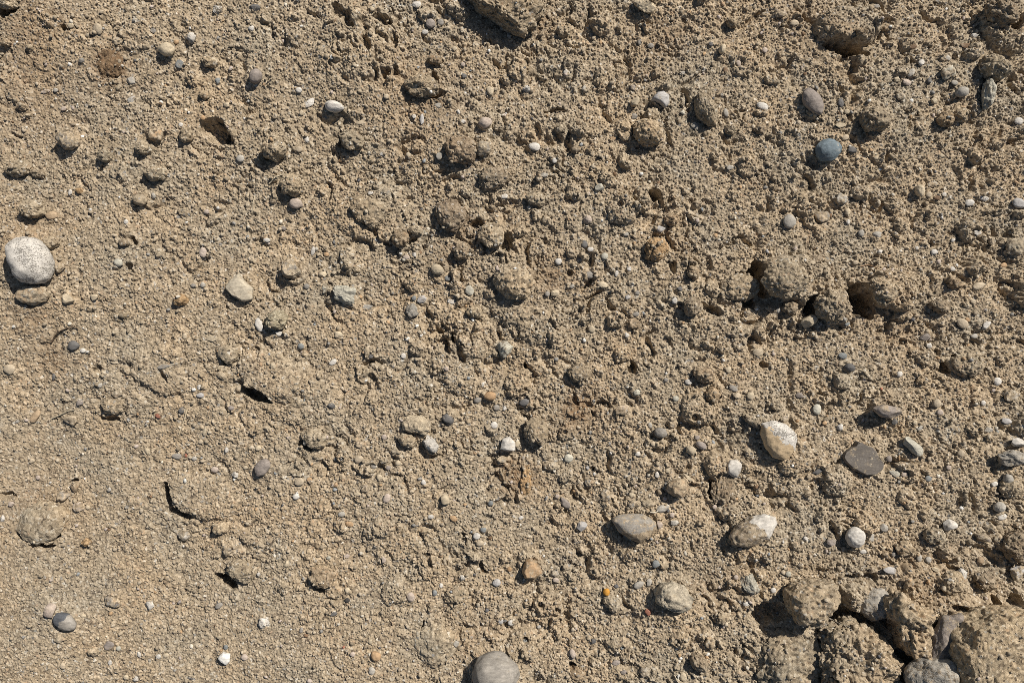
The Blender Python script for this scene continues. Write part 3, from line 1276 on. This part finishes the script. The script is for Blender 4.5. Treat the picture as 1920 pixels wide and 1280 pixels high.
def looks(it, noun):
    big, asp = max(it['w'], it['h']), max(it['w'], it['h']) / min(it['w'], it['h'])
    size = 'tiny' if big < 11 else 'small' if big < 20 else '' if big < 34 else 'big'
    shp = {'f': 'flat', 'a': 'angular', 'x': 'rough', 'd': 'dusty', 'c': 'crumbly', 'g': 'speckled', 't': 'smooth', 'r': ''}[it['kind']]
    if asp > 1.55:
        shp = 'long' if it['kind'] != 'f' else 'flat long'
    elif it['kind'] == 'r':
        shp = 'oval' if asp > 1.2 else 'round'
    return ' '.join(q for q in (size, CNAME[it['col']], shp, noun) if q)


def make_label(it, noun):
    if 'label' in it:
        return it['label']
    head = looks(it, noun)
    p = np.array([it['x'], it['y']])
    near = sorted(LM, key=lambda l: math.hypot(l['x'] - p[0], l['y'] - p[1]))[:14]
    cand = []
    for i, a in enumerate(near):
        for b in near:
            if a is b:
                continue
            A, B = np.array([a['x'], a['y']]), np.array([b['x'], b['y']])
            L = np.linalg.norm(B - A)
            if L < 40 or a['short'] == b['short']:
                continue
            t = float((p - A) @ (B - A) / L / L)
            off = abs((p - A)[0] * (B - A)[1] - (p - A)[1] * (B - A)[0]) / L
            if .15 < t <= .5:
                fr = min(FRAC[1:], key=lambda q: abs(q[0] - t))
                cand.append((off + abs(fr[0] - t) * L + .12 * L, f'{head} {fr[1]} from {a["short"]} to {b["short"]}'))
            elif -.9 < t <= -.05 and i < 5:
                cand.append((off * 1.6 + 40 + .12 * L, f'{head} just past {a["short"]}, opposite {b["short"]}'))
    a = near[0]
    da = math.hypot(a['x'] - p[0], a['y'] - p[1])
    if da < max(a['w'], a['h']) * .5 + max(it['w'], it['h']) * .5 + 16:
        cand.append((2.0, f'{head} lying right against the {a["short"]}'))
    for c, lab in sorted(cand):
        n = len(lab.replace(',', ' ').split())
        if n <= 16 and lab not in _used:
            _used.add(lab)
            return lab
    lab = f'{head} near {near[0]["short"]}'
    while lab in _used:
        near = near[1:]
        lab = f'{head} near {near[0]["short"]}'
    _used.add(lab)
    return lab


# ---------------------------------------------------------------- build the stones and clods
top = z.copy()                            # highest surface seen from above, for strewing the grit
bare = np.zeros_like(z, dtype=bool)       # clean stone faces keep free of grit
ITEMS.sort(key=lambda q: -q['size'])
left_over = []
for idx, it in enumerate(ITEMS):
    kind = it['kind']
    if max(it['w'], it['h']) < 9 and 'short' not in it:
        left_over.append(it)
        continue
    v, f = shape(it, 1000 + int(it['x'] * 7 + it['y'] * 13))
    cx, cy, H = it['cx'], it['cy'], it['H']
    hz = float(np.median(ground_z(np.full(9, cx) + [-.3 * it['w'], 0, .3 * it['w']] * 3, np.full(9, cy) + np.repeat([-.3 * it['h'], 0, .3 * it['h']], 3))))
    zmax = float(v[:, 2].max())
    lift = H - zmax                        # the top stands H above the soil
    # the camera sees raised things pushed outward, so their foot stands a little further in
    kk = 1 - (hz + lift * .5 + H * .35) / (CAM_H / U)
    bx, by = 960 + (cx - 960) * kk, 640 + (cy - 640) * kk
    name = 'soil_clod' if kind == 'c' else 'pebble' if kind in 'rft' and it['size'] < 60 else 'stone'
    name = {'big': name}.get('big')
    if kind == 'c' and it['P'] and it['size'] > 130:
        name = 'soil_block'
    if it.get('short') == 'speckled white boulder':
        name = 'boulder'
    cat = {'soil_clod': 'soil clod', 'soil_block': 'soil clod', 'pebble': 'pebble', 'stone': 'stone', 'boulder': 'stone'}[name]
    part = None
    if it['F']:
        # a broken or bare face: its own piece of the surface
        ang, lim = float(it['F'][0]), float(it['F'][1])
        r2 = v / np.array([it['w'] / 2, it['h'] / 2, H], np.float32)
        fc = r2[f].mean(1)
        wob = noise3(fc * 2.2 + 3, 77) * .22 + noise3(fc * 6.5 + 9, 78) * .13 + noise3(fc * 15 + 9, 79) * .06
        fname = it['F'][-1]
        an_ = math.radians(float(it['F'][0]))       # the face looks this way
        sel = fc[:, 0] * math.cos(an_) + fc[:, 1] * math.sin(an_) + wob > lim
        pname = fname
        pcol, pk = {'white_cap': (COL['W'], 'a'), 'broken_face': ((.60, .455, .285), 'a'), 'brown_break': ((.30, .235, .16), 'd'), 'dark_end': ((.105, .11, .12), 'r')}[fname]
        part = (pname, f[sel], pcol, pk)
        f = f[~sel]
    me = make_mesh(name, v * U, f, smooth=(kind not in 'c'))
    body = None
    if part:
        o = bpy.data.objects.new(name, None)
        o.empty_display_size = .01
        coll.objects.link(o)
        body = link({'white_cap': 'soiled_body', 'broken_face': 'granite_body', 'brown_break': 'grey_body', 'dark_end': 'pale_end'}[part[0]], me, M[kind])
        body.parent = o
    else:
        o = link(name, me, M[kind])
    o.location = tuple(to_world(np.array(bx), np.array(by), np.array(hz + lift)))
    c = CLOD.get(it['col'], (1, 1, 1)) if kind == 'c' else COL[it['col']]
    j = np.random.default_rng(idx).uniform(.9, 1.1)
    dust = it['d'] if it['d'] is not None else {'r': .36, 'a': .41, 'f': .43, 'd': .62, 'x': .42, 'g': .30, 't': .28, 'c': 0}[kind]
    o.color = (c[0] * j, c[1] * j, c[2] * j, dust)
    if body:
        body.color = o.color
    noun = {'soil clod': 'clod', 'pebble': 'pebble', 'stone': 'stone'}[cat]
    tag(o, make_label(it, noun), cat, {'soil clod': 'clods lying on the sandy soil', 'pebble': 'pebbles scattered over the sandy soil', 'stone': 'stones bedded in the sandy soil'}[cat])
    if part:
        pname, pf, pcol, pk = part
        used = np.unique(pf)
        remap = np.zeros(len(v), np.int32)
        remap[used] = np.arange(len(used))
        po = link(pname, make_mesh(pname, v[used] * U, remap[pf], smooth=True), M[pk])
        po.parent = o
        po.color = (*pcol, {'brown_break': .55, 'white_cap': .3}.get(pname, .12))
        po['label'] = {'white_cap': 'bare white cap of the soil-covered stone', 'broken_face': 'tan broken face of the granite stone', 'brown_break': 'brown earthy break on the grey stone', 'dark_end': 'dark slate end of the teardrop pebble'}[pname]
    # top surface raster
    if max(it['w'], it['h']) > 14:
        px, py, pz = v[:, 0] + bx, by - v[:, 1], v[:, 2] + hz + lift
        i, jx = np.searchsorted(AX, px), np.searchsorted(AY, py)
        ok = (i < NXG) & (jx < NYG)
        if kind == 'c':
            np.maximum.at(top, (jx[ok], i[ok]), pz[ok])
        else:
            bare[jx[ok], i[ok]] = True

# stains of rusty and damp soil: x, y, radius, strength
STAIN = [(1088, 765, 34, .9), (1072, 785, 26, .7), (975, 900, 34, .8), (955, 885, 26, .6), (60, 150, 90, .35), (40, 60, 90, .4), (1038, 520, 32, .5), (95, 672, 34, .5), (60, 585, 40, .5), (60, 430, 60, .3), (840, 470, 30, .45),
         (870, 425, 26, .5), (1010, 40, 36, .5), (790, 195, 70, .35), (1250, 75, 40, .45), (60, 950, 60, .3), (1660, 590, 60, .25), (1545, 60, 60, .3), (900, 1180, 60, .2), (1520, 30, 60, .3), (1350, 1080, 60, .2), (1720, 1080, 90, .25), (205, 122, 40, .7)]
stain = np.zeros_like(z)
for x, y, r, s in STAIN:
    w = window(x, y, r * 2.5)
    stain[w] = np.maximum(stain[w], s * np.exp(-((wx[w] - x) ** 2 + (wy[w] - y) ** 2) / (r * r)))

# ---------------------------------------------------------------- ground mesh
gv = to_world(GX, GY, z).reshape(-1, 3)
ids = np.arange(NXG * NYG, dtype=np.int32).reshape(NYG, NXG)
gf = np.stack([ids[:-1, :-1], ids[1:, :-1], ids[1:, 1:], ids[:-1, 1:]], -1).reshape(-1, 4)
ground = link('ground', make_mesh('ground', gv, gf, False, {'stain': ('FLOAT', stain)}), M_GROUND)
tag(ground, 'dry sandy soil, crumbly and pitted, seen from straight above', 'ground', kind='structure')

# ---------------------------------------------------------------- grit: far more crumbs than one could count
rng = np.random.default_rng(7)
N = 60000
gx = rng.uniform(-220, 2140, N)
gy = rng.uniform(-220, 1500, N)
cl = vnoise(gx / 90, gy / 90, 33) + .7 * vnoise(gx / 30, gy / 30, 34)
keep = rng.random(N) < np.clip((.22 + .55 * bil(ROUGH, gx, gy)) * (1 + .9 * cl), .04, 1)
gi, gj = np.clip(np.searchsorted(AX, gx), 0, NXG - 1), np.clip(np.searchsorted(AY, gy), 0, NYG - 1)
keep &= ~bare[gj, gi]
gx, gy, gi, gj = gx[keep], gy[keep], gi[keep], gj[keep]
n = len(gx)
gr = 1.2 + 3.6 * rng.random(n) ** 4
pal = np.array([SAND_MID, (.32, .26, .185), (.42, .345, .25), (.27, .215, .15), (.46, .385, .285), (.47, .39, .33), (.46, .31, .18), (.60, .54, .44), (.72, .69, .63), (.30, .28, .25), (.13, .125, .125), (.30, .31, .31), (.42, .29, .18), (.20, .13, .08)])
pw = np.array([34, 22, 18, 10, 9, 2.4, 1.6, 2.0, 1.0, 2, .6, .6, .2, .7])
gc = pal[rng.choice(len(pal), n, p=pw / pw.sum())]
flat = 0.45 + .4 * rng.random(n)
gz = top[gj, gi] + gr * rng.uniform(-.1, .45, n)
if left_over:
    lx, ly = np.array([q['x'] for q in left_over]), np.array([q['y'] for q in left_over])
    gx, gy = np.concatenate([gx, lx]), np.concatenate([gy, ly])
    lr = np.array([q['size'] / 2 for q in left_over])
    gr = np.concatenate([gr, lr])
    gc = np.concatenate([gc, [COL[q['col']] if q['kind'] != 'c' else SAND_MID for q in left_over]])
    flat = np.concatenate([flat, np.full(len(lx), .7)])
    gz = np.concatenate([gz, ground_z(lx, ly) + lr * .45])
    n = len(gx)
sv, sf = ico(2)
lump = [sv * (1 + .30 * noise3(sv * 1.5 + q * 9.7, 50) + .16 * noise3(sv * 3.4 + q * 5.1, 51))[:, None] for q in range(24)]
lump = np.array(lump)[rng.integers(0, 24, n)]
# turn each crumb its own way
q4 = rng.normal(size=(n, 4))
q4 /= np.linalg.norm(q4, axis=1)[:, None]
a, b, c, d = q4.T
R = np.stack([np.stack([1 - 2 * (c * c + d * d), 2 * (b * c - a * d), 2 * (b * d + a * c)], -1), np.stack([2 * (b * c + a * d), 1 - 2 * (b * b + d * d), 2 * (c * d - a * b)], -1),
              np.stack([2 * (b * d - a * c), 2 * (c * d + a * b), 1 - 2 * (b * b + c * c)], -1)], 1)
lump = np.einsum('nij,nvj->nvi', R, lump * np.array([1, .8, .7]))
lump[:, :, 2] *= (flat / .75)[:, None]
lump = lump * gr[:, None, None]
pos = np.stack([gx, gy, gz], -1)[:, None, :] + lump * np.array([1, -1, 1])
verts = to_world(pos[..., 0], pos[..., 1], pos[..., 2]).reshape(-1, 3)
faces = (sf[None, :, ::-1] + (np.arange(n) * len(sv))[:, None, None]).reshape(-1, 3)
cols = np.repeat(np.concatenate([gc * rng.uniform(.85, 1.15, n)[:, None], np.ones((n, 1))], 1), len(sv), 0)
m, nt, bs, p_ = new_mat('grit_stone')
at = nt.nodes.new('ShaderNodeAttribute')
at.attribute_name = 'mineral'
fn = noise_node(nt, 700.0, 3, .7, p_)
fr = ramp(nt, [(.3, (.72, .71, .70)), (.7, (1.2, 1.2, 1.18))], 'LINEAR')
nt.links.new(fn, fr.inputs[0])
nt.links.new(mixrgb(nt, 1.0, at.outputs['Color'], fr.outputs[0], 'MULTIPLY'), bs.inputs['Base Color'])
grit = link('grit', make_mesh('grit', verts, faces, False, {'mineral': ('FLOAT_COLOR', cols)}), m)
tag(grit, 'fine grit and soil crumbs of mixed colours strewn over the sand', 'grit', kind='stuff')

# ---------------------------------------------------------------- twigs, roots and straws
def strand(name, pts, r, colour, label, cat, branches=()):
    m, nt, bs, p_ = new_mat(name + '_fibre')
    fn = noise_node(nt, 300.0, 3, .6, p_)
    rp = ramp(nt, [(.3, tuple(q * .7 for q in colour)), (.7, tuple(q * 1.2 for q in colour))], 'LINEAR')
    nt.links.new(fn, rp.inputs[0])
    nt.links.new(rp.outputs[0], bs.inputs['Base Color'])
    allv, allf, base_i = [], [], 0
    for line, rr in [(pts, r)] + [(b, r * .7) for b in branches]:
        line = np.array(line, float)
        t = np.linspace(0, len(line) - 1, 8 * len(line))
        s = np.arange(len(line))
        # smooth path
        X = np.interp(t, s, line[:, 0])
        Y = np.interp(t, s, line[:, 1])
        L = line[:, 2] if line.shape[1] > 2 else np.full(len(line), 3.0)
        Z = np.interp(t, s, L)
        ker = np.array([1, 2, 3, 2, 1]) / 9
        for arr in (X, Y):
            arr[2:-2] = np.convolve(arr, ker, 'valid')
        gi_, gj_ = np.clip(np.searchsorted(AX, X), 0, NXG - 1), np.clip(np.searchsorted(AY, Y), 0, NYG - 1)
        G = top[gj_, gi_].astype(float)
        G = np.convolve(np.pad(G, 5, 'edge'), np.ones(11) / 11, 'valid')
        Z = np.maximum(G, ground_z(X, Y) - 1) + Z
        P = np.stack([X, Y, Z], -1)
        for a_ in range(len(P)):
            tx = P[min(a_ + 1, len(P) - 1)] - P[max(a_ - 1, 0)]
            tx /= np.linalg.norm(tx) + 1e-9
            sx = np.cross(tx, (0, 0, 1))
            sx /= np.linalg.norm(sx) + 1e-9
            ux = np.cross(sx, tx)
            ra = rr * (1 - .5 * a_ / len(P)) * (1 + .15 * math.sin(a_ * 1.9))
            for q in range(6):
                an = q * math.pi / 3
                allv.append(P[a_] + ra * (math.cos(an) * sx + math.sin(an) * ux))
            if a_:
                for q in range(6):
                    b0, b1 = base_i + (a_ - 1) * 6, base_i + a_ * 6
                    allf.append((b0 + q, b0 + (q + 1) % 6, b1 + (q + 1) % 6, b1 + q))
        base_i += len(P) * 6
    v = np.array(allv)
    c0 = v.mean(0)
    w0 = to_world(c0[0], c0[1], c0[2])
    o = link(name, make_mesh(name, to_world(v[:, 0], v[:, 1], v[:, 2]) - w0, allf, True), m)
    o.location = tuple(w0)
    tag(o, label, cat)
    return o


strand('rootlet', [(96, 642), (104, 630), (118, 620), (132, 615), (146, 613), (152, 618)], 1.5, (.10, .07, .045), 'thin dark curved rootlet lying on smooth sand', 'rootlet')
strand('straw', [(477, 367), (474, 382), (475, 398)], 1.0, (.55, .46, .32), 'short pale straw fibre standing upright beside the rough crumbs', 'straw')
strand('straw', [(506, 345), (518, 336), (531, 328)], 1.2, (.58, .50, .36), 'short pale straw lying against a clod above the pinkish oval pebble', 'straw')
strand('straw', [(352, 767), (347, 784), (341, 800), (336, 812)], 1.3, (.55, .45, .30), 'long thin tan straw pointing down to the crescent mound', 'straw')
strand('straw', [(94, 785), (112, 778), (128, 770), (140, 768)], 1.2, (.50, .43, .30), 'thin pale straw resting on a dusty beige stone', 'straw')
strand('rootlet', [(1612, 500), (1626, 496), (1640, 501), (1650, 512), (1656, 524)], 1.0, (.30, .19, .11), 'fine brown hair-like rootlet curling over the sand beyond the hollow-edge clod', 'rootlet')
strand('twig', [(1553, 1160, 5), (1567, 1163, 8), (1580, 1164, 9), (1592, 1167, 8)], 1.2, (.40, .36, .30), 'dry forked twig beside the upright sandy rock', 'twig',
       branches=([(1570, 1163, 8), (1579, 1156, 10), (1586, 1153, 12)], [(1561, 1162, 7), (1565, 1154, 9), (1562, 1148, 9)], [(1577, 1164, 9), (1584, 1170, 8), (1590, 1173, 7)]))
strand('rootlet', [(1772, 1141, 4), (1790, 1146, 5), (1812, 1147, 4), (1826, 1145, 3)], 1.0, (.36, .26, .17), 'thin brown rootlet spanning a dark pit above the soil block', 'rootlet')
strand('rootlet', [(1898, 1008, 3), (1912, 1011, 4), (1926, 1012, 3)], 1.0, (.12, .09, .06), 'thin dark rootlet lying across the grey edge clod', 'rootlet')
strand('straw', [(935, 359), (948, 357), (960, 355)], 1.0, (.56, .47, .33), 'short pale straw lying just past the dusty grey dome', 'straw')
strand('straw', [(1218, 958), (1228, 959), (1238, 955), (1242, 949)], 1.2, (.62, .55, .43), 'short bent pale straw beside a dusty beige stone', 'straw')
strand('twig', [(1032, 209, 3), (1046, 209, 4), (1062, 207, 3)], 1.6, (.09, .065, .04), 'short dark twig lying in a slit above a tiny cream pebble', 'twig')
